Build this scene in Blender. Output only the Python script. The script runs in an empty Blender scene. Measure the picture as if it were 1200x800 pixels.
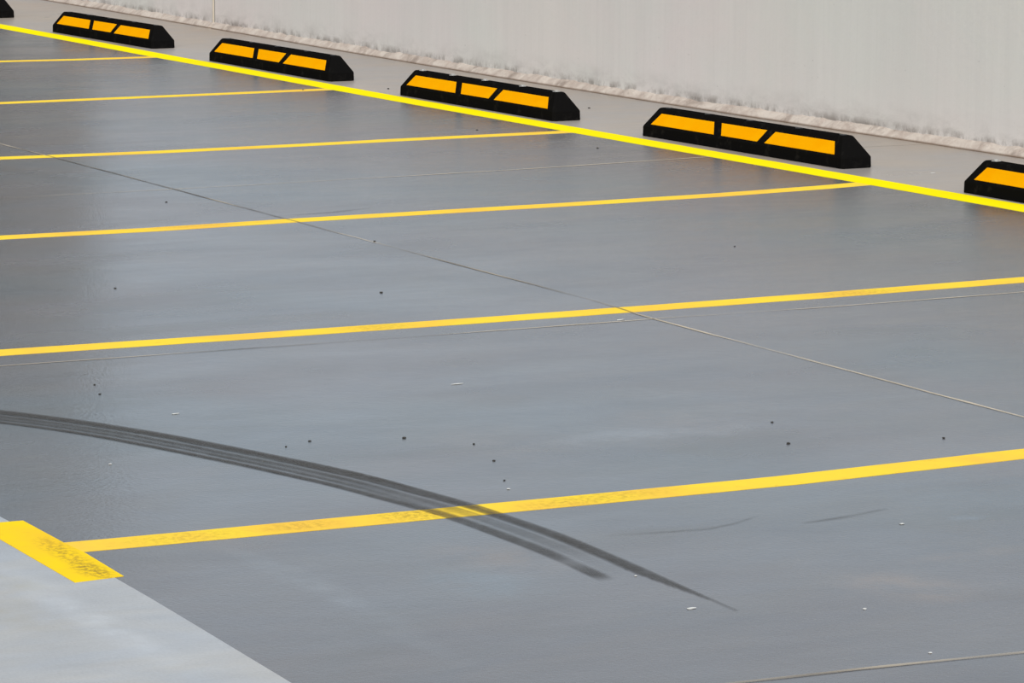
import bpy, bmesh, math, random
from mathutils import Matrix, Vector, noise

# World frame (metres): +x runs along the wall to the right, +y points towards
# the wall, z is up.  The painted line in front of the wheel stops lies on y = 0,
# the bay lines stand every 2.5 m along x.
scn = bpy.context.scene
col = scn.collection
random.seed(7)

# ----------------------------------------------------------------- helpers
def link_mesh(name, bm, mats, parent=None, smooth=False):
    me = bpy.data.meshes.new(name)
    bmesh.ops.recalc_face_normals(bm, faces=bm.faces)
    if smooth:
        for f in bm.faces: f.smooth = True
    bm.to_mesh(me); bm.free()
    for m in (mats if isinstance(mats, (list, tuple)) else [mats]):
        me.materials.append(m)
    o = bpy.data.objects.new(name, me)
    col.objects.link(o)
    if parent: o.parent = parent
    return o

def tag(o, label=None, cat=None, group=None, kind=None):
    if label: o['label'] = label
    if cat: o['category'] = cat
    if group: o['group'] = group
    if kind: o['kind'] = kind
    return o

def lerp_table(tab, x):
    if x <= tab[0][0]: return tab[0][1]
    for (a, fa), (b, fb) in zip(tab, tab[1:]):
        if x <= b:
            t = (x - a) / (b - a)
            return fa + (fb - fa) * t
    return tab[-1][1]

def smooth_table(tab, x, r=0.25):
    return sum(lerp_table(tab, x + r * k) for k in (-1, -.5, 0, .5, 1)) / 5

def slab(bm, left, right, z0, z1, mi=0):
    """Solid ribbon between two equally long lists of (x, y)."""
    rows = []
    for (a, b) in zip(left, right):
        rows.append([bm.verts.new((a[0], a[1], z0)), bm.verts.new((b[0], b[1], z0)),
                     bm.verts.new((b[0], b[1], z1)), bm.verts.new((a[0], a[1], z1))])
    fs = []
    for r, s in zip(rows, rows[1:]):
        for k in range(4):
            fs.append(bm.faces.new((r[k], r[(k + 1) % 4], s[(k + 1) % 4], s[k])))
    fs.append(bm.faces.new(rows[0])); fs.append(bm.faces.new(rows[-1]))
    for f in fs: f.material_index = mi

# --------------------------------------------------------------- materials
class N:
    def __init__(s, name):
        s.m = bpy.data.materials.new(name); s.m.use_nodes = True
        s.t = s.m.node_tree; s.b = s.t.nodes['Principled BSDF']
        s.out = s.t.nodes['Material Output']
    def n(s, typ, **kw):
        nd = s.t.nodes.new(typ)
        for k, v in kw.items(): setattr(nd, k, v)
        return nd
    def l(s, a, b): s.t.links.new(a, b)
    def coords(s, scale=(1, 1, 1), rot=(0, 0, 0)):
        tc = s.n('ShaderNodeTexCoord'); mp = s.n('ShaderNodeMapping')
        mp.inputs['Scale'].default_value = scale; mp.inputs['Rotation'].default_value = rot
        s.l(tc.outputs['Object'], mp.inputs['Vector']); return mp.outputs['Vector']
    def noise(s, vec, scale, detail=3, rough=.55, dist=0):
        nd = s.n('ShaderNodeTexNoise'); nd.inputs['Scale'].default_value = scale
        nd.inputs['Detail'].default_value = detail; nd.inputs['Roughness'].default_value = rough
        nd.inputs['Distortion'].default_value = dist
        s.l(vec, nd.inputs['Vector']); return nd.outputs['Fac']
    def ramp(s, fac, stops):
        r = s.n('ShaderNodeValToRGB'); e = r.color_ramp.elements
        while len(e) < len(stops): e.new(.5)
        for k, (p, c) in enumerate(stops):
            e[k].position = p
            e[k].color = (c, c, c, 1) if isinstance(c, (int, float)) else (*c, 1)
        s.l(fac, r.inputs['Fac']); return r.outputs['Color']
    def mix(s, fac, a, b, mode='MIX'):
        m = s.n('ShaderNodeMix', data_type='RGBA', blend_type=mode)
        for i, v in ((0, fac), (6, a), (7, b)):
            if isinstance(v, (int, float)): m.inputs[i].default_value = v
            elif isinstance(v, tuple): m.inputs[i].default_value = (*v, 1)
            else: s.l(v, m.inputs[i])
        return m.outputs[2]
    def math(s, op, a, b=0.0, clamp=False):
        m = s.n('ShaderNodeMath', operation=op, use_clamp=clamp)
        for i, v in ((0, a), (1, b)):
            if isinstance(v, (int, float)): m.inputs[i].default_value = v
            else: s.l(v, m.inputs[i])
        return m.outputs[0]
    def bump(s, h, strength, dist):
        b = s.n('ShaderNodeBump'); b.inputs['Strength'].default_value = strength
        b.inputs['Distance'].default_value = dist
        s.l(h, b.inputs['Height']); s.l(b.outputs['Normal'], s.b.inputs['Normal'])
    def base(s, c):
        if isinstance(c, tuple): s.b.inputs['Base Color'].default_value = (*c, 1)
        else: s.l(c, s.b.inputs['Base Color'])
    def blob(s, vec, cx, cy, rx, ry, ang=0, soft=.8):
        """soft elliptical patch: stains, scuffs and painted floor reflections"""
        v = s.n('ShaderNodeVectorMath', operation='SUBTRACT'); s.l(vec, v.inputs[0])
        v.inputs[1].default_value = (cx, cy, 0)
        r = s.n('ShaderNodeVectorRotate', rotation_type='Z_AXIS'); r.inputs['Angle'].default_value = -ang
        s.l(v.outputs[0], r.inputs['Vector'])
        d = s.n('ShaderNodeVectorMath', operation='DIVIDE'); s.l(r.outputs[0], d.inputs[0])
        d.inputs[1].default_value = (rx, ry, 1)
        ln = s.n('ShaderNodeVectorMath', operation='LENGTH'); s.l(d.outputs[0], ln.inputs[0])
        mr = s.n('ShaderNodeMapRange', interpolation_type='SMOOTHSTEP')
        mr.inputs['From Min'].default_value = 1 - soft; mr.inputs['From Max'].default_value = 1.0 + soft * .4
        mr.inputs['To Min'].default_value = 1; mr.inputs['To Max'].default_value = 0
        s.l(ln.outputs['Value'], mr.inputs['Value']); return mr.outputs[0]

def deck_material(name, base, cool, warm, rough, stains_and_sheen=(), contrast=1.0, spec=.3):
    m = N(name)
    P = m.coords()
    big = m.noise(P, .55, 3, .55, .4)
    mid = m.noise(m.coords((1, .45, 1), (0, 0, .15)), 2.2, 4, .6, .3)
    fine = m.noise(m.coords((1, .35, 1)), 14, 5, .65)
    grain = m.noise(P, 160, 2, .6)
    c = m.mix(m.ramp(big, [(.40, 0.0), (.60, 1.0)]), cool, warm)
    c = m.mix(.30, c, base)
    pat = m.noise(m.coords((1, .6, 1), (0, 0, .5)), 4.5, 3, .6, .8)
    c = m.mix(1.0, c, m.ramp(pat, [(.35, (.95, .97, 1.03)), (.65, (1.04, 1.0, .97))]), 'MULTIPLY')
    k = .17 * contrast
    c = m.mix(1.0, c, m.ramp(mid, [(.3, 1 - k), (.7, 1 + k * .0 + 0)]), 'MULTIPLY')
    c = m.mix(1.0, c, m.ramp(fine, [(.28, 1 - k * .9), (.66, 1.0)]), 'MULTIPLY')
    c = m.mix(1.0, c, m.ramp(grain, [(.3, .90), (.6, 1.0)]), 'MULTIPLY')
    warp = m.noise(P, 9, 3, .6)
    for (cx, cy, rx, ry, ang, colr, amt) in stains_and_sheen:
        b = m.blob(P, cx, cy, rx, ry, ang)
        b = m.math('MULTIPLY', b, m.ramp(warp, [(.36, .1), (.6, 1.0)]))
        c = m.mix(m.math('MULTIPLY', b, amt), c, colr)
    m.base(c)
    m.l(m.ramp(mid, [(.3, rough - .05), (.7, rough + .06)]), m.b.inputs['Roughness'])
    m.b.inputs['Specular IOR Level'].default_value = spec
    h = m.math('ADD', m.math('MULTIPLY', m.noise(P, 110, 2, .5), 1.0), m.math('MULTIPLY', m.noise(P, 30, 2, .5), .8))
    m.bump(h, .35, .0016)
    return m.m

RUST = (.20, .14, .10); SHEEN_AND_TRACK = (.22, .25, .28); SOOT = (.05, .05, .052)
M_bay = deck_material('grey_deck_coating', (.104, .107, .112), (.088, .111, .124), (.118, .106, .108), .24, [
    (13.57, -3.90, .17, .11, .3, RUST, .50), (12.98, -4.50, .20, .13, .2, RUST, .34), (13.38, -3.62, .05, .16, .1, RUST, .25), (12.55, -4.9, .16, .12, 0, RUST, .25), (11.75, -3.35, .25, .12, .2, RUST, .22), (13.15, -4.62, .20, .12, 0, (.10, .14, .17), .45), (12.8, -3.2, .25, .3, .2, (.09, .12, .15), .4),
    (11.86, -3.60, .11, .24, .1, SHEEN_AND_TRACK, .30), (11.90, -3.32, .08, .20, -.1, SHEEN_AND_TRACK, .22), (11.72, -3.2, .14, .3, .1, SHEEN_AND_TRACK, .12),  # lighter bluish floor sheen, put into the coating colour
    (11.80, -3.90, .30, .22, .4, (.15, .135, .13), .35), (8.30, -3.30, .30, .22, .4, (.16, .14, .13), .30),
    (5.70, -2.80, .60, .06, .18, SOOT, .65), (5.72, -1.42, .65, .05, .13, SOOT, .55),
    (6.25, -1.30, .28, .05, .1, SOOT, .25), (7.34, -2.28, .05, .22, .15, SOOT, .35),
    (9.60, -4.30, .40, .28, .3, (.09, .09, .09), .45), (8.60, -4.05, .35, .12, .2, SOOT, .22),  # first patch: dark reflection at the left edge, painted into the floor colour
    (9.05, -1.70, .45, .30, .4, (.10, .097, .093), .4), (12.2, -4.95, .30, .10, .3, (.09, .085, .08), .4),
    (12.93, -4.93, .34, .045, .03, SHEEN_AND_TRACK, .20), (13.35, -4.94, .40, .045, -.06, SHEEN_AND_TRACK, .16),
    (12.45, -4.55, .05, .03, 0, SOOT, .35), (12.948, -3.67, .012, .10, .05, SOOT, .75),
    (12.90, -3.98, .010, .16, .05, SOOT, .45), (12.86, -3.84, .010, .07, -.3, SOOT, .40),
    (13.06, -3.40, .03, .05, 0, (.13, .18, .24), .6), (13.25, -3.0, .20, .30, 0, RUST, .10)])
M_strip = deck_material('bare_concrete_strip', (.43, .395, .355), (.42, .40, .38), (.45, .39, .33), .32, [
    (6.19, .90, .02, .2, 0, (.30, .26, .22), .4), (-1.5, 1.0, .9, .12, 0, (.38, .30, .24), .5),
    (-4.6, .9, .8, .25, 0, (.42, .33, .27), .5), (2.5, .85, 1.4, .15, 0, (.42, .34, .28), .3)], .7)
M_aisle = deck_material('pale_aisle_coating', (.43, .455, .475), (.42, .46, .49), (.45, .455, .45), .32, [
    (12.95, -5.55, .30, .07, .1, (.33, .31, .26), .7), (13.1, -5.42, .5, .05, .0, (.55, .58, .62), .4), (12.55, -5.6, .3, .1, .0, (.36, .35, .32), .5), (12.75, -5.45, .12, .04, .3, (.35, .33, .25), .5)], .9)

def paint_material(name, clean, dirty, amount, scale=1.0, scuffs=()):
    m = N(name); P = m.coords()
    n1 = m.noise(P, 2.6 * scale, 4, .6, .3); n2 = m.noise(P, 22, 4, .7); n3 = m.noise(m.coords((1, .25, 1)), 90, 3, .7)
    c = m.mix(m.math('MULTIPLY', m.ramp(n1, [(.42, 0.), (.68, 1.)]), amount), clean, dirty)
    c = m.mix(m.math('MULTIPLY', m.ramp(n2, [(.60, 0.), (.74, 1.)]), .30 * amount), c, (.38, .24, .05))
    c = m.mix(m.math('MULTIPLY', m.ramp(n3, [(.64, 0.), (.74, 1.)]), .22), c, (.30, .22, .08))
    for (cx, cy, rx, ry, ang, amt) in scuffs:
        b = m.blob(P, cx, cy, rx, ry, ang)
        b = m.math('MULTIPLY', b, m.ramp(m.noise(P, 70, 3, .7), [(.42, .05), (.62, 1.0)]))
        c = m.mix(m.math('MULTIPLY', b, amt), c, (.20, .13, .05))
    m.base(c); m.b.inputs['Roughness'].default_value = .65
    m.b.inputs['Specular IOR Level'].default_value = .0
    m.bump(m.noise(P, 110, 2, .5), .25, .0012)
    return m.m

M_stop_line = paint_material('lemon_road_paint', (.97, .84, .006), (.95, .74, .03), .35)
M_bay_line = paint_material('yellow_road_paint', (.95, .68, .065), (.90, .53, .09), .85, 1.0, [
    (12.50, -4.45, .08, .10, 0, .55), (12.52, -4.02, .06, .22, .1, .38), (12.5, -4.98, .06, .16, 0, .32),
    (12.5, -4.72, .05, .10, 0, .35), (9.99, -3.35, .06, .12, 0, .35), (10.0, -1.72, .06, .2, 0, .35),
    (7.5, -2.9, .06, .3, 0, .2)])
M_end_bar = paint_material('golden_road_paint', (.95, .67, .02), (.90, .53, .05), .6, 1.0, [
    (12.60, -5.265, .22, .030, .0, .55), (12.72, -5.272, .09, .035, 0, .7), (12.45, -5.245, .10, .028, 0, .35)])

def rubber():
    m = N('black_rubber'); P = m.coords()
    n = m.noise(P, 18, 4, .7); n2 = m.noise(P, 3, 3, .6)
    m.base(m.mix(m.ramp(n, [(.55, 0.), (.8, .5)]), (.0065, .0063, .0064), (.036, .033, .030)))
    m.l(m.ramp(n2, [(.3, .48), (.7, .62)]), m.b.inputs['Roughness'])
    m.b.inputs['Specular IOR Level'].default_value = .0
    m.bump(m.noise(P, 260, 2, .6), .25, .001); return m.m
M_rubber = rubber()
def simple(name, c, rough, metal=0, spec=.5, nscale=0, namt=.0, dark=(0, 0, 0)):
    m = N(name)
    if nscale:
        m.base(m.mix(m.math('MULTIPLY', m.ramp(m.noise(m.coords(), nscale, 4, .65), [(.4, 0.), (.7, 1.)]), namt), c, dark))
    else: m.base(c)
    m.b.inputs['Roughness'].default_value = rough; m.b.inputs['Metallic'].default_value = metal
    m.b.inputs['Specular IOR Level'].default_value = spec
    return m.m
M_orange = simple('amber_reflective_sheet', (.95, .40, .001), .5, 0, .0, 9, .5, (.95, .47, .003))
M_bolt = simple('galvanised_bolt', (.62, .62, .60), .35, .6, .5, 60, .4, (.25, .24, .22))
M_plug = simple('black_plug', (.012, .012, .012), .5)
M_pebble = simple('dark_grit', (.035, .033, .030), .7, 0, .3, 120, .6, (.08, .07, .06))
M_chip = simple('pale_chip', (.66, .66, .64), .6, 0, .3, 120, .4, (.5, .5, .5))
M_sealant = simple('cream_sealant', (.66, .59, .49), .6, 0, .3, 12, .5, (.52, .46, .38))
M_sealgap = simple('grey_sealant_edge', (.30, .29, .28), .7, 0, .3)

def wall_material():
    m = N('painted_concrete_wall'); P = m.coords()
    streak = m.noise(m.coords((1, 1, .05)), 7, 5, .65)
    fine = m.noise(m.coords((1, 1, .035)), 42, 4, .7)
    cloud = m.noise(m.coords((1, 1, 1.6)), .8, 4, .6, .5)
    c = m.mix(m.ramp(cloud, [(.35, 0.), (.65, 1.)]), (.750, .750, .725), (.785, .735, .725))
    c = m.mix(1., c, m.ramp(streak, [(.3, .96), (.65, 1.0)]), 'MULTIPLY')
    c = m.mix(1., c, m.ramp(fine, [(.3, .975), (.6, 1.0)]), 'MULTIPLY')
    # pale drips and grey smudges low on the wall
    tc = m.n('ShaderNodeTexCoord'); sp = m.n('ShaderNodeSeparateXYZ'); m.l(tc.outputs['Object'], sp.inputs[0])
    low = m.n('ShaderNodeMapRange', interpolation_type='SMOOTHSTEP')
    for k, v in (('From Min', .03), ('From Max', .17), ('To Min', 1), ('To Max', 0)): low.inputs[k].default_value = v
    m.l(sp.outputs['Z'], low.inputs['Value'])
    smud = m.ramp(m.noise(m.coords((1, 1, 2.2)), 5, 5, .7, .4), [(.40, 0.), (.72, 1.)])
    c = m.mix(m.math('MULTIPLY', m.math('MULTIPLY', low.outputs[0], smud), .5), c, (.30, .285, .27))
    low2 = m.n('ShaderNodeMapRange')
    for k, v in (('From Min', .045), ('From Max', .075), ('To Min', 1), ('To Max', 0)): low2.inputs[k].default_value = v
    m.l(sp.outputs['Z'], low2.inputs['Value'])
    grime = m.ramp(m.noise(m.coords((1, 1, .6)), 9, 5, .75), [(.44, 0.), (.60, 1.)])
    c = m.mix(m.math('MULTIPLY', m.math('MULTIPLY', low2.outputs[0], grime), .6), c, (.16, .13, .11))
    pock = m.ramp(m.noise(P, 55, 2, .5), [(.74, 0.), (.80, 1.)])
    c = m.mix(m.math('MULTIPLY', pock, .35), c, (.25, .24, .23))
    drip = m.ramp(m.noise(m.coords((1, 1, .12)), 24, 3, .6), [(.70, 0.), (.78, 1.)])
    c = m.mix(m.math('MULTIPLY', drip, .35), c, (.68, .66, .62))
    m.base(c); m.b.inputs['Roughness'].default_value = .75
    m.b.inputs['Specular IOR Level'].default_value = .25
    m.bump(m.noise(P, 30, 4, .6), .3, .004); return m.m
M_wall = wall_material()

def fillet_material():
    m = N('mortar_fillet'); P = m.coords()
    n = m.noise(P, 10, 5, .7, .5); n2 = m.noise(m.coords((1, 1, .4)), 5, 5, .75)
    c = m.mix(m.ramp(n, [(.38, 0.), (.60, 1.)]), (.66, .59, .53), (.50, .42, .37))
    c = m.mix(m.math('MULTIPLY', m.ramp(n2, [(.53, 0.), (.64, 1.)]), .6), c, (.24, .19, .16))
    tc = m.n('ShaderNodeTexCoord'); sp = m.n('ShaderNodeSeparateXYZ'); m.l(tc.outputs['Object'], sp.inputs[0])
    lo = m.n('ShaderNodeMapRange')
    for k, v in (('From Min', .004), ('From Max', .010), ('To Min', 1), ('To Max', 0)): lo.inputs[k].default_value = v
    m.l(sp.outputs['Z'], lo.inputs['Value'])
    c = m.mix(m.math('MULTIPLY', lo.outputs[0], .8), c, (.17, .11, .07))
    m.base(c); m.b.inputs['Roughness'].default_value = .85
    m.bump(m.noise(P, 60, 4, .7), .6, .006); return m.m
M_fillet = fillet_material()

def film_material(name, colr, strength, nscale=(1, 1, 1), nsc=30, lo=.35, hi=.6, lomul=.78):
    """deposit on the floor: a see-through film whose density is a mesh attribute"""
    m = N(name)
    at = m.n('ShaderNodeAttribute', attribute_name='deposit')
    nz = m.ramp(m.noise(m.coords(nscale), nsc, 4, .7), [(lo, lomul), (hi, 1.0)])
    a = m.math('MULTIPLY', m.math('MULTIPLY', at.outputs['Fac'], nz), strength, True)
    m.base(colr); m.b.inputs['Roughness'].default_value = .7
    m.b.inputs['Specular IOR Level'].default_value = .12
    m.l(a, m.b.inputs['Alpha']); return m.m
M_skid = film_material('tyre_rubber_deposit', (.062, .057, .052), .95)

def joint_material():
    m = N('joint_filler')
    at = m.n('ShaderNodeAttribute', attribute_name='tone'); den = m.n('ShaderNodeAttribute', attribute_name='deposit')
    m.base(m.mix(at.outputs['Fac'], (.095, .080, .065), (.66, .56, .42)))
    m.b.inputs['Roughness'].default_value = .8
    m.l(den.outputs['Fac'], m.b.inputs['Alpha']); return m.m
M_joint = joint_material()

# ------------------------------------------------------------- the setting
WALL = [(-60, 1.20), (-9, 1.20), (-5.22, 1.19), (-2.35, 1.12), (.91, 1.01), (3.5, .99), (6.03, 1.035), (6.86, 1.07), (9, 1.12), (60, 1.15)]
def wall_y(x): return smooth_table(WALL, x, 1.2)
KERB = [(-60, -5.25), (12.4, -5.25), (12.83, -5.252), (13.1, -5.262), (13.33, -5.272), (13.75, -5.29), (15, -5.31), (60, -5.31)]
xs = [-45, -30, -20, -15] + [-12 + .25 * i for i in range(int(30 / .25) + 1)] + [20, 26, 34]
bm = bmesh.new()
rows = {}
def edge(fn): return [bm.verts.new((x, fn(x), 0)) for x in xs]
e0 = edge(lambda x: -30); e1 = edge(lambda x: lerp_table(KERB, x) + .002 * noise.noise(Vector((x * 4, 0, 0))))
e2 = edge(lambda x: 0.0); e3 = edge(lambda x: wall_y(x) + .30)
for a, b, mi in ((e0, e1, 2), (e1, e2, 0), (e2, e3, 1)):
    for i in range(len(xs) - 1):
        f = bm.faces.new((a[i], a[i + 1], b[i + 1], b[i])); f.material_index = mi
# thickness of the deck
bot = [bm.verts.new((x, y, -.25)) for x, y in ((xs[0], -30), (xs[-1], -30), (xs[-1], 1.6), (xs[0], 1.6))]
bm.faces.new(bot)
floor = link_mesh('floor', bm, [M_bay, M_strip, M_aisle]); tag(floor, 'grey coated car park deck with pale aisle and concrete margin', kind='structure')

# wall (parapet) with thickness, following the slightly bowed base
WALL_H = 0.95
bm = bmesh.new(); prev = None
for x in xs:
    y = wall_y(x) + .042
    h = WALL_H
    r = [bm.verts.new(p) for p in ((x, y, -.02), (x, y, h - .01), (x, y + .01, h), (x, y + .19, h), (x, y + .2, h - .01), (x, y + .2, -.02))]
    if prev:
        for k in range(6): bm.faces.new((prev[k], prev[(k + 1) % 6], r[(k + 1) % 6], r[k]))
    else: bm.faces.new(r)
    prev = r
bm.faces.new(prev)
wall = link_mesh('wall_back', bm, M_wall); tag(wall, 'pale grey painted concrete wall behind the wheel stops', kind='structure')

# darker taller building wall rising behind the far left end of the parapet
bm = bmesh.new()
r = [[bm.verts.new((x, y, z)) for x, y in ((-34, 1.46), (-6.9, 1.46), (-6.9, 2.2), (-34, 2.2))] for z in (-.02, .9, 4.2)]
for a, b in zip(r, r[1:]):
    for k in range(4): bm.faces.new((a[k], a[(k + 1) % 4], b[(k + 1) % 4], b[k]))
bm.faces.new(r[0]); bm.faces.new(r[-1])
M_dark = simple('weathered_dark_render', (.21, .20, .185), .8, 0, .3, 3, .5, (.15, .145, .135))
wl = link_mesh('wall_left', bm, M_dark); tag(wl, 'dark rendered building wall behind the far left end of the parapet', kind='structure')

# expansion joint of the wall, sealed with cream mastic
jx = -2.0; jy = wall_y(jx) + .042
bm = bmesh.new()
for k in range(19):
    z = .028 + (WALL_H - .03) * k / 18; w = .014 + .0015 * noise.noise(Vector((z * 9, 3, 0)))
    ring = [bm.verts.new((jx + dx, jy + dy, z)) for dx, dy in ((-w, .004), (-w * .7, -.005), (0, -.008), (w * .7, -.005), (w, .004))]
    if k:
        for i in range(4): bm.faces.new((pr[i], pr[i + 1], ring[i + 1], ring[i]))
    pr = ring
jo = link_mesh('joint_sealant', bm, M_sealant, wall, True); tag(jo, 'cream vertical sealant bead')
bm = bmesh.new(); slab(bm, [(jx + .014, jy - .002), (jx + .024, jy - .002)], [(jx + .014, jy + .01), (jx + .024, jy + .01)], .03, WALL_H - .02)
link_mesh('joint_edge', bm, M_sealgap, wall)

# rough mortar fillet along the foot of the wall
bm = bmesh.new(); prev = None; x = -14.0
while x < 17:
    nz = lambda s, k: noise.fractal(Vector((x * s, k, 0)), .8, 2.2, 4)
    y = wall_y(x); h = .037 + .009 * nz(2.2, 1) + .006 * nz(11, 5); d = .004 * nz(1.7, 9)
    gap = .016 if abs(x - jx - .02) < .012 else 0
    r = [bm.verts.new(p) for p in ((x, y + d + gap, -.01), (x, y + d + gap, .004 + .001 * nz(9, 2)), (x, y + d + .006 + .004 * nz(7, 4) + gap, .012),
         (x, y + .022 + .004 * nz(6, 6), h * .72 + .003 * nz(11, 7)), (x, y + .038, h), (x, y + .06, h + .002), (x, y + .06, -.01))]
    if prev:
        for k in range(6): bm.faces.new((prev[k], prev[k + 1], r[k + 1], r[k]))
    prev = r; x += .03
base = link_mesh('baseboard_back', bm, M_fillet, None, False); tag(base, 'rough stained mortar fillet along the foot of the wall', kind='structure')

# ---------------------------------------------------------- floor joints
def joint(name, pts, width, tone_fn, den_fn, label):
    L = []
    for (a, b) in zip(pts, pts[1:]):
        n = max(2, int(math.dist(a, b) / .025))
        for i in range(n): L.append((a[0] + (b[0] - a[0]) * i / n, a[1] + (b[1] - a[1]) * i / n))
    L.append(pts[-1])
    d = Vector((pts[-1][0] - pts[0][0], pts[-1][1] - pts[0][1])).normalized(); nrm = Vector((-d.y, d.x))
    bm = bmesh.new(); lt = bm.verts.layers.float.new('tone'); ld = bm.verts.layers.float.new('deposit')
    prev = None
    for i, (px, py) in enumerate(L):
        j = .0035 * noise.noise(Vector((px * 5, py * 5, 0))); w = width * (.5 + .18 * noise.noise(Vector((px * 9, py * 9, 4))))
        r = []
        for s in (-1, 1):
            v = bm.verts.new((px + nrm.x * (j + s * w), py + nrm.y * (j + s * w), .0011))
            v[lt] = tone_fn(px, py); v[ld] = den_fn(px, py); r.append(v)
        if prev: bm.faces.new((prev[0], prev[1], r[1], r[0]))
        prev = r
    o = link_mesh(name, bm, M_joint, floor); tag(o, label); return o
sn = lambda x, y, s, k=0: noise.noise(Vector((x * s, y * s, k)))
clamp = lambda v, a=0., b=1.: max(a, min(b, v))
on_line = lambda x: min(abs(x - L) for L in (2.5, 5.03, 7.5, 10.0, 12.51)) < .06
joint('floor_joint', [(-6, -2.60), (3, -2.55), (5.01, -2.52), (7.5, -2.53), (9.8, -2.54), (10.2, -2.565), (12.2, -2.57), (18, -2.60)], .0105,
      lambda x, y: 0.05 if on_line(x) else clamp(lerp_table([(4, .55), (5.1, .4), (5.4, .05), (7.5, .05), (7.9, .45), (8.2, .7), (8.7, .25), (9.2, .4), (9.8, .35), (10.3, .7), (12, .85)], x) + .9 * sn(x, y, 2.4)),
      lambda x, y: .45 if on_line(x) else clamp(.62 + .9 * sn(x, y, 1.7, 8), .12, .85), 'brown and cream joint running along the bays')
joint('floor_joint', [(10.16, -5.25), (10.20, -3.4), (10.2, -2.56), (10.22, -2.0), (10.21, 0)], .0105,
      lambda x, y: clamp(lerp_table([(-4.7, .8), (-4.1, .7), (-3.9, .1), (-3.3, .2), (-3.1, .9), (0, .95)], y) + .4 * sn(x, y, 4)),
      lambda x, y: clamp(.62 + .8 * sn(x, y, 3, 2), .15, .9), 'thin cream joint beside a bay line')
joint('floor_joint', [(6.40, -5.2), (6.385, -2.15), (6.34, -1.04), (6.25, -.07)], .014,
      lambda x, y: .95, lambda x, y: clamp((lerp_table([(-4, .15), (-2.2, .3), (-1.7, .35), (-1.3, .55), (-.1, .7)], y)) * (1 + 1.2 * sn(x, y, 3.3))), 'faint white joint across a far bay')
joint('floor_joint', [(6.18, .07), (6.19, .76), (6.2, 1.03)], .008, lambda x, y: .15, lambda x, y: .35, 'faint joint across the concrete margin')
joint('floor_joint', [(14.08, -5.3), (14.10, -4.57), (14.11, -4.36), (14.14, -4.0), (14.16, 0)], .014,
      lambda x, y: clamp(.62 + .6 * sn(x, y, 5)), lambda x, y: clamp(.70 + .5 * sn(x, y, 3, 5), .2, .9), 'tan joint in the nearest bay')

# ---------------------------------------------------------- painted lines
def paint_strip(name, centre, width, z1, mat, jitter=.0015, along_x=False, caps=None):
    """centre: list of (x, y) along the strip, resampled every 5 cm"""
    L = []
    for (a, b) in zip(centre, centre[1:]):
        n = max(1, int(math.dist(a, b) / .05))
        for i in range(n): L.append((a[0] + (b[0] - a[0]) * i / n, a[1] + (b[1] - a[1]) * i / n))
    L.append(centre[-1])
    A, B = [], []
    for (px, py) in L:
        ja = jitter * noise.noise(Vector((px * 6, py * 6, 1))); jb = jitter * noise.noise(Vector((px * 6, py * 6, 7)))
        if along_x: A.append((px, py + width / 2 + ja)); B.append((px, py - width / 2 + jb))
        else: A.append((px - width / 2 + ja, py)); B.append((px + width / 2 + jb, py))
    bm = bmesh.new(); slab(bm, A, B, 0, z1)
    return link_mesh(name, bm, mat)
T = [(-14, .0), (-2.76, .0), (-1.21, -.01), (.2, -.028), (.67, -.025), (3.1, -.035), (5.31, -.012), (7.58, .02), (8.36, .03), (18, .05)]
o = paint_strip('stop_line', T, .136, .0009, M_stop_line, .003, True)
tag(o, 'long bright yellow painted line running along the front of the wheel stops', 'road marking')
BAY = [
 [(0.0, -5.25), (.02, -.97), (.08, -.55), (.09, -.06)],
 [(2.50, -5.25), (2.52, -1.86), (2.51, -.79), (2.49, -.07)],
 [(4.95, -5.25), (4.99, -2.73), (5.045, -2.07), (5.04, -1.36), (5.02, -.98), (5.015, -.08)],
 [(7.50, -5.25), (7.52, -3.62), (7.54, -3.07), (7.515, -2.5), (7.51, -1.43), (7.49, -.76), (7.44, -.27), (7.40, -.04)],
 [(9.93, -5.25), (9.955, -4.48), (9.985, -3.7), (10.0, -2.92), (10.0, -1.87), (9.98, -1.1), (9.96, -.03)],
 [(12.49, -5.235), (12.50, -4.93), (12.51, -4.47), (12.52, -4.06), (12.525, -3.53), (12.49, -2.86), (12.47, -.02)]]
LBL = ['thin farthest yellow bay line, meeting the long line under the top left wheel stop',
 'second farthest yellow bay line, ending near the black wheel stop closest to the wall joint',
 'yellow bay line from the left edge, ending right of the bolted middle wheel stop',
 'yellow bay line that joins the stop line by the biggest fully visible wheel stop',
 'yellow bay line running edge to edge with a thin cream floor joint just below it',
 'widest nearest yellow bay line, crossed by the dark curved tyre mark']
for i, (c, lb) in enumerate(zip(BAY, LBL)):
    o = paint_strip('bay_line', c, .105, .0007, M_bay_line, .002)
    tag(o, lb, 'road marking', 'yellow lines between the parking bays')
# short bar closing the nearest bay line at the aisle
bm = bmesh.new()
quad = [(12.182, -5.222), (12.45, -5.225), (12.56, -5.222), (12.797, -5.233), (12.808, -5.340), (12.50, -5.334), (12.346, -5.331), (12.176, -5.327)]
lo = [bm.verts.new((a, b, 0)) for a, b in quad]; hi = [bm.verts.new((a, b, .0008)) for a, b in quad]
bm.faces.new(lo); bm.faces.new(hi)
for k in range(len(quad)): bm.faces.new((lo[k], lo[(k + 1) % 8], hi[(k + 1) % 8], hi[k]))
o = link_mesh('end_bar_marking', bm, M_end_bar)
tag(o, 'short golden yellow bar marking where the nearest bay line meets the pale aisle', 'road marking')

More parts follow.
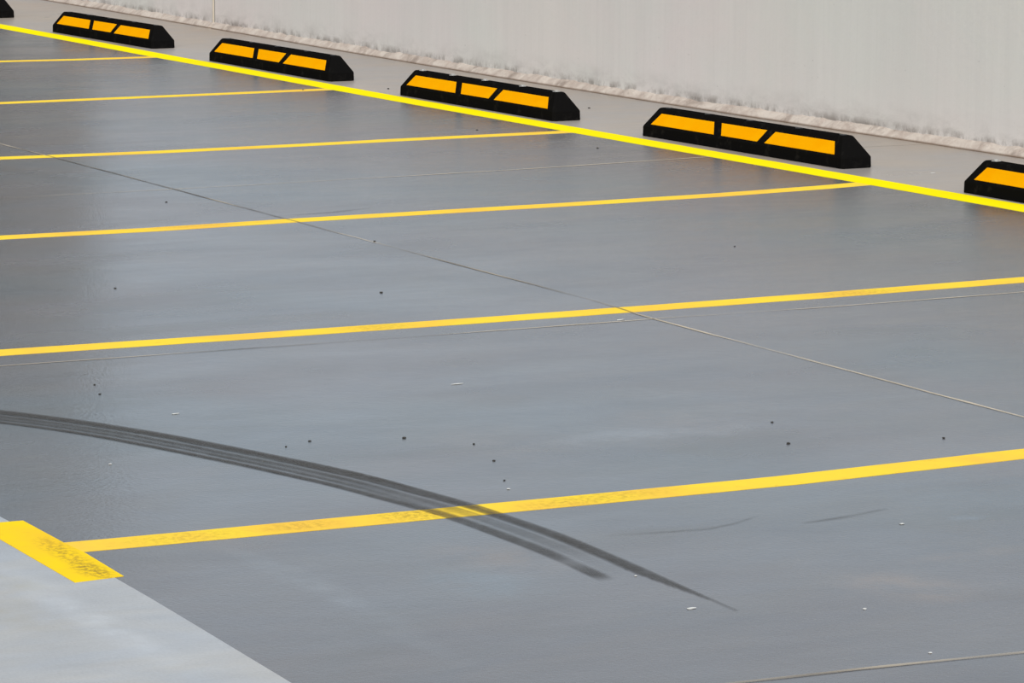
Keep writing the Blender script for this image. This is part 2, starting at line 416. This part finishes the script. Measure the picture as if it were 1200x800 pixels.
# --------------------------------------------------------------- tyre mark
TOP = [(9.9, -5.62), (10.3, -5.20), (10.833, -4.797), (11.065, -4.667), (11.325, -4.555), (11.612, -4.463), (11.894, -4.379), (12.062, -4.337), (12.461, -4.278), (12.83, -4.258), (13.148, -4.269), (13.352, -4.284), (13.568, -4.297), (13.62, -4.30)]
BOT = [(9.9, -5.85), (10.3, -5.45), (10.66, -5.12), (11.021, -4.863), (11.254, -4.745), (11.538, -4.645), (11.833, -4.555), (12.106, -4.482), (12.435, -4.425), (12.6, -4.405), (12.872, -4.398), (13.035, -4.398), (13.271, -4.414), (13.62, -4.45)]
EARLY = [(0, .0), (.03, .80), (.20, .84), (.29, .74), (.33, .16), (.38, .16), (.42, .74), (.50, .58), (.54, .60), (.57, .22), (.60, .25), (.64, .72), (.72, .66), (.76, .12), (.81, .12), (.85, .80), (.95, .85), (1.0, .0)]
LATE = [(0, .0), (.03, .60), (.20, .66), (.27, .60), (.31, .10), (.35, .03), (.40, .36), (.46, .22), (.50, .32), (.58, .30), (.65, .12), (.69, .03), (.73, .35), (.77, .58), (.95, .58), (1.0, .0)]
bm = bmesh.new(); ld = bm.verts.layers.float.new('deposit'); NV = 44; prev = None
x = 9.95
while x < 13.62:
    yt = smooth_table(TOP, x, .07); yb = smooth_table(BOT, x, .07); row = []
    m_ = clamp((x - 12.05) / .5)
    for k in range(NV + 1):
        t = k / NV
        e = lerp_table(EARLY, t); l = lerp_table(LATE, t)
        tail = clamp((13.60 - x) / .25)          # the upper band thins to a point
        edge_t = .31 * clamp((13.60 - x) / .42)
        if t < .36:
            if x > 13.18:
                l = (.60 * (.45 + .55 * tail)) if .02 < t < max(.05, edge_t) else 0
        elif t > .68:
            l *= clamp((13.26 - x) / .05) * (1 - .55 * math.exp(-((x - 13.08) / .05) ** 2))
        else:
            l *= clamp((13.25 - x) / .5)
        d = e * (1 - m_) + l * m_
        s = noise.noise(Vector((x * 1.2, t * 26, 0))) * .22 + noise.noise(Vector((x * 5, t * 9, 3))) * .22
        d = clamp(d * (1 + s)) * (.80 + .20 * clamp((x - 10) / 1.5))
        v = bm.verts.new((x, yt + (yb - yt) * t, .0013)); v[ld] = d; row.append(v)
    if prev:
        for k in range(NV): bm.faces.new((prev[k], prev[k + 1], row[k + 1], row[k]))
    prev = row; x += .02
o = link_mesh('tyre_skid_mark', bm, M_skid)
tag(o, 'dark curved tyre skid mark with fine tread streaks crossing the nearest yellow line', 'skid mark')

# light scuffs: thin rubber strokes on the coating
def stroke(pts, width, dens, label):
    bm = bmesh.new(); ld = bm.verts.layers.float.new('deposit'); prev = None; n = 60
    for i in range(n + 1):
        u = i / n * (len(pts) - 1); k = min(int(u), len(pts) - 2); f = u - k
        px = pts[k][0] + (pts[k + 1][0] - pts[k][0]) * f; py = pts[k][1] + (pts[k + 1][1] - pts[k][1]) * f
        dd = dens * math.sin(math.pi * i / n) ** .6 * (.75 + .5 * sn(px, py, 9)); r = []
        for t in (-1, 0, 1):
            v = bm.verts.new((px + t * width / 2, py, .0010)); v[ld] = clamp(dd if t == 0 else 0); r.append(v)
        if prev:
            for q in (0, 1): bm.faces.new((prev[q], prev[q + 1], r[q + 1], r[q]))
        prev = r
    tag(link_mesh('scuff_mark', bm, M_skid), label, 'scuff mark')
stroke([(12.953, -3.753), (12.943, -3.672), (12.925, -3.59), (12.90, -3.50)], .022, .55, 'thin dark curved scratch on grey floor below the right half of the nearest line')
stroke([(12.880, -4.20), (12.905, -4.05), (12.918, -3.963), (12.89, -3.88), (12.845, -3.80)], .020, .32, 'long faint scuff on grey floor left of the thin dark scratch')
stroke([(7.36, -2.47), (7.35, -2.30), (7.29, -2.12)], .05, .28, 'short faint scuff just above the fourth bay line')

# ------------------------------------------------------------ wheel stops
Ls, Ws, H1, H, TX, TF, TB = 1.5946, .1459, .0452, .1268, .0648, .0490, .0493
def stop_body():
    bm = bmesh.new()
    def ring(x0, x1, y0, y1, z, c=.012):
        """octagonal ring: a rectangle with clipped corners"""
        pts = ((x0 + c, y0), (x1 - c, y0), (x1, y0 + c), (x1, y1 - c), (x1 - c, y1), (x0 + c, y1), (x0, y1 - c), (x0, y0 + c))
        return [bm.verts.new((a, b, z)) for a, b in pts]
    R = [ring(0, Ls, 0, Ws, 0), ring(-.001, Ls + .001, -.001, Ws + .001, .004), ring(0, Ls, 0, Ws, H1 - .003),
         ring(.002, Ls - .002, .002, Ws - .002, H1 + .002),
         ring(TX - .003, Ls - TX + .003, TF - .003, Ws - TB + .003, H - .004, .009), ring(TX + .003, Ls - TX - .003, TF + .003, Ws - TB - .003, H, .007)]
    for a, b in zip(R, R[1:]):
        for k in range(8): bm.faces.new((a[k], a[(k + 1) % 8], b[(k + 1) % 8], b[k]))
    bm.faces.new(R[0]); bm.faces.new(R[-1])
    return bm
SL = Vector((0, TF, H - H1)); SN = Vector((0, -(H - H1), TF)).normalized()
def on_slope(x, s, off): return Vector((x, 0, H1)) + SL * s + SN * off
def plate(pts, off0, off1, inset=.003):
    bm = bmesh.new()
    cx = sum(p[0] for p in pts) / 4; cs = sum(p[1] for p in pts) / 4
    lo = [bm.verts.new(on_slope(*p, off0)) for p in pts]
    mid = [bm.verts.new(on_slope(*p, off1 * .6)) for p in pts]
    hi = [bm.verts.new(on_slope(p[0] + (inset if p[0] < cx else -inset), p[1] + (.03 if p[1] < cs else -.03), off1)) for p in pts]
    for a, b in ((lo, mid), (mid, hi)):
        for k in range(4): bm.faces.new((a[k], a[(k + 1) % 4], b[(k + 1) % 4], b[k]))
    bm.faces.new(lo); bm.faces.new(hi); return bm
PANELS = [[(.070, .12), (.594, .12), (.552, .72), (.113, .72)], [(.656, .12), (.940, .12), (.974, .72), (.614, .72)], [(1.000, .10), (1.528, .10), (1.486, .70), (1.040, .70)]]
def disc(cx, cy, z, parts, seg=20):
    bm = bmesh.new(); prev = None
    for (r, dz) in parts:
        ring = [bm.verts.new((cx + r * math.cos(2 * math.pi * k / seg), cy + r * math.sin(2 * math.pi * k / seg), z + dz)) for k in range(seg)]
        if prev:
            for k in range(seg): bm.faces.new((prev[k], prev[(k + 1) % seg], ring[(k + 1) % seg], ring[k]))
        prev = ring
    bm.faces.new(prev); return bm
BOLTS = [.115, .44, .78, 1.16, 1.49]
def make_stop():
    root = bpy.data.objects.new('wheel_stop', None); col.objects.link(root); root.empty_display_size = .2
    link_mesh('rubber_body', stop_body(), M_rubber, root)
    for P in PANELS:
        tag(link_mesh('reflector_panel', plate(P, -.002, .0016), M_orange, root), 'flat amber reflective panel')
    # moulded ribs between the panels
    for (a, b) in ((.560, .604), (.982, 1.031)):
        d = .014; s = .046 if a < .8 else -.040
        # each rib follows the slanted edges of the panels beside it
        pts = [(a + d + (.038 if a < .8 else -.028), .10), (b - d + (.03 if a < .8 else -.022), .10), (b - d - (.004 if a < .8 else -.004), .74), (a + d + (.0 if a < .8 else .0), .74)]
        link_mesh('moulded_rib', plate(pts, -.002, .0012, .001), M_rubber, root)
    for bx in BOLTS:
        link_mesh('anchor_plug', disc(bx, Ws / 2, H, [(.0165, -.001), (.0165, .0012), (.0140, .0022), (.0110, .0008), (.0001, .0008)]), M_plug, root)
    return root
def copy_stop(src):
    r = src.copy(); col.objects.link(r)
    for ch in list(src.children):
        c = ch.copy(); col.objects.link(c); c.parent = r
    return r
STOPS = [(-5.08, .20, .012), (-2.0974, .1113, .0145), (.4736, .0825, .0061), (2.9535, .0720, .0131), (5.3130, .1291, .0225), (7.8227, .1270, -.003)]
SLBL = ['black rubber wheel stop cut off by the top left corner of the picture',
 'small far black wheel stop with three amber panels near the top left corner',
 'black wheel stop with three amber panels standing right of the vertical wall joint',
 'black wheel stop with amber panels and five pale bolt heads along its top',
 'largest fully visible black wheel stop with three amber panels, right of centre',
 'black wheel stop with an amber panel cut off by the right edge']
proto = make_stop(); stops = []
for i, ((x, y, a), lb) in enumerate(zip(STOPS, SLBL)):
    r = proto if i == 0 else copy_stop(proto)
    r.location = (x, y, 0); r.rotation_euler = (0, 0, a)
    tag(r, lb, 'wheel stop', 'black and amber wheel stops along the wall'); stops.append(r)
# galvanised bolt heads seen on two of the stops
bolt_me = None
for si, keep in ((3, range(5)), (5, range(1))):
    plugs = [c for c in stops[si].children if c.name.startswith('anchor_plug')]
    plugs.sort(key=lambda c: sum(v.co.x for v in c.data.vertices) / len(c.data.vertices))
    for k in keep:
        old = plugs[k]; cx = BOLTS[k]
        bpy.data.objects.remove(old)
        b = link_mesh('anchor_bolt', disc(cx, Ws / 2, H, [(.0185, -.001), (.0185, .0015), (.0100, .0018), (.0100, .0060), (.0085, .0068), (.0001, .0068)]), M_bolt, stops[si])
        tag(b, 'pale galvanised bolt head')

# ---------------------------------------------------------- grit and chips
def stone(name, x, y, sx, sy, sz, mat, seed):
    bm = bmesh.new(); bmesh.ops.create_icosphere(bm, subdivisions=2, radius=1)
    for v in bm.verts:
        k = 1 + .35 * noise.noise(v.co * 1.6 + Vector((seed * 3.1, 0, 0)))
        v.co = Vector((v.co.x * k * sx, v.co.y * k * sy, max(v.co.z * k, -.6) * sz + .6 * sz))
    o = link_mesh(name, bm, mat); o.location = (x, y, .0002); o.rotation_euler = (0, 0, seed * 1.3); return o
GRIT = [
 (4.025, .562, .010, 'tiny dark pebble on the concrete margin right of the bolted wheel stop'),
 (2.613, .172, .011, 'tiny dark pebble on the concrete margin just left of the bolted wheel stop'),
 (4.773, -.412, .008, 'tiny dark pebble on grey floor just below the bolted wheel stop'),
 (5.724, -.316, .009, 'tiny dark pebble in the bay below the left end of the biggest full wheel stop'),
 (2.480, -.240, .009, 'tiny dark pebble touching the second farthest bay line'),
 (11.652, -4.068, .008, 'darkest tiny pebble on grey floor just above the tyre mark, left of a paler pair'),
 (11.799, -3.955, .006, 'tiny dark pebble on grey floor above the middle of the nearest bay line'),
 (12.013, -4.010, .006, 'tiny dark pebble between the tyre mark and the white chip above the nearest line'),
 (12.239, -4.099, .005, 'tiny dark pebble right above the white chip near the nearest bay line'),
 (11.861, -3.166, .006, 'tiny dark pebble above the right part of the nearest bay line, upper of two'),
 (12.130, -3.284, .008, 'tiny dark pebble above the right part of the nearest bay line, lower of two'),
 (12.234, -2.912, .007, 'tiny dark pebble close above the right end of the nearest bay line'),
 (11.587, -4.287, .006, 'tiny dark pebble close to the upper edge of the tyre mark'),
 (11.629, -4.367, .005, 'tiny dark crumb nearly touching the upper edge of the tyre mark'),
 (9.343, -3.040, .008, 'tiny dark pebble in the middle bay above the edge to edge bay line'),
 (8.190, -2.522, .008, 'tiny dark pebble lying on the brown joint below the fourth bay line'),
 (8.889, -3.735, .007, 'tiny dark pebble at the left of the bay above the edge to edge bay line'),
 (6.784, -2.716, .007, 'tiny dark pebble in the far bay below the brown floor joint at left'),
 (10.582, -4.449, .006, 'tiny dark pebble at left below the edge to edge bay line, upper of two'),
 (10.727, -4.490, .006, 'tiny dark pebble at left below the edge to edge bay line, lower of two'),
 (8.857, -1.494, .006, 'tiny dark pebble in the bay below the biggest full wheel stop'),
]
for i, (x, y, s, lb) in enumerate(GRIT):
    o = stone('pebble', x, y, s * .7, s * .5, s * .3, M_pebble, i + 1); tag(o, lb, 'pebble', 'dark grit on the deck')
CHIPS = [
 (12.333, -4.137, .006, .005, 'small white chip on grey floor just above the nearest bay line'),
 (11.653, -4.820, .005, .005, 'small white chip below the tyre mark at left'),
 (11.088, -4.428, .004, .014, 'thin pale chip above the tyre mark at left'),
 (13.254, -4.326, .004, .004, 'tiny white chip beside the tapering end of the tyre mark'),
 (13.555, -4.372, .006, .013, 'larger white chip below the pointed tip of the tyre mark'),
 (13.708, -4.079, .005, .005, 'white chip on grey floor below the brown stain at lower right'),
 (14.065, -4.167, .004, .005, 'white chip just above the tan joint at lower right'),
 (13.057, -3.569, .005, .008, 'white chip at the right end of the thin dark scratch'),
 (10.993, -3.599, .005, .022, 'long pale paint flake in the middle of the large near bay'),
 (7.199, .407, .012, .016, 'pale chip on the concrete margin left of the wheel stop at the right edge'),
 (10.175, -2.66, .006, .018, 'pale chip beside the crossing of the two floor joints'),
]
for i, (x, y, sx, sy, lb) in enumerate(CHIPS):
    o = stone('paint_chip', x, y, sx * .75, sy * .8, .0013, M_chip, i + 40); o.rotation_euler = (0, 0, .1)
    tag(o, lb, 'paint chip', 'pale chips on the deck')

# ------------------------------------------------------------------ light
w = bpy.data.worlds.new('World'); scn.world = w; w.use_nodes = True
nt = w.node_tree; bg = nt.nodes['Background']
tc = nt.nodes.new('ShaderNodeTexCoord'); sp = nt.nodes.new('ShaderNodeSeparateXYZ'); nt.links.new(tc.outputs['Generated'], sp.inputs[0])
rp = nt.nodes.new('ShaderNodeValToRGB'); nt.links.new(sp.outputs['Z'], rp.inputs['Fac'])
e = rp.color_ramp.elements
e[0].position = 0.0; e[0].color = (.74, .86, 1.0, 1)
e[1].position = 1.0; e[1].color = (.95, .97, 1.0, 1)
m_ = e.new(.3); m_.color = (.80, .90, 1.0, 1)
# the overcast is brighter over the open side beyond the wall (+y)
mr = nt.nodes.new('ShaderNodeMapRange'); mr.interpolation_type = 'SMOOTHSTEP'
for k, v in (('From Min', -.55), ('From Max', .35), ('To Min', .40), ('To Max', 1.0)): mr.inputs[k].default_value = v
nt.links.new(sp.outputs['Y'], mr.inputs['Value'])
mx = nt.nodes.new('ShaderNodeVectorMath'); mx.operation = 'SCALE'
nt.links.new(rp.outputs['Color'], mx.inputs[0]); nt.links.new(mr.outputs[0], mx.inputs['Scale'])
nt.links.new(mx.outputs[0], bg.inputs['Color']); bg.inputs['Strength'].default_value = 1.0
sun = bpy.data.lights.new('overcast_sun', 'SUN'); sun.energy = 2.65; sun.angle = math.radians(50); sun.color = (1.0, .95, .87)
so = bpy.data.objects.new('overcast_sun', sun); col.objects.link(so)
so.rotation_euler = Vector((-.72, .48, -.58)).to_track_quat('-Z', 'Y').to_euler(); so.location = (15, -8, 8)

# ----------------------------------------------------------------- camera
cam = bpy.data.cameras.new('camera'); co = bpy.data.objects.new('camera', cam); col.objects.link(co)
fw = Vector((-.87879211, .45266694, -.15105324)); rt = Vector((.4576956, .88910742, .00165671)); upv = Vector((-.13505249, .06768049, .98852424))
mat = Matrix((( rt.x, upv.x, -fw.x, 19.54819267), (rt.y, upv.y, -fw.y, -7.84519173), (rt.z, upv.z, -fw.z, 1.57220137), (0, 0, 0, 1)))
co.matrix_world = mat
cam.sensor_width = 36; cam.sensor_fit = 'HORIZONTAL'; cam.lens = 4344.947 / 1200 * 36
cam.clip_start = .1; cam.clip_end = 300
scn.camera = co
vs = scn.view_settings
vs.view_transform = 'Standard'; vs.look = 'None'; vs.exposure = 0; vs.gamma = 1; vs.use_curve_mapping = False
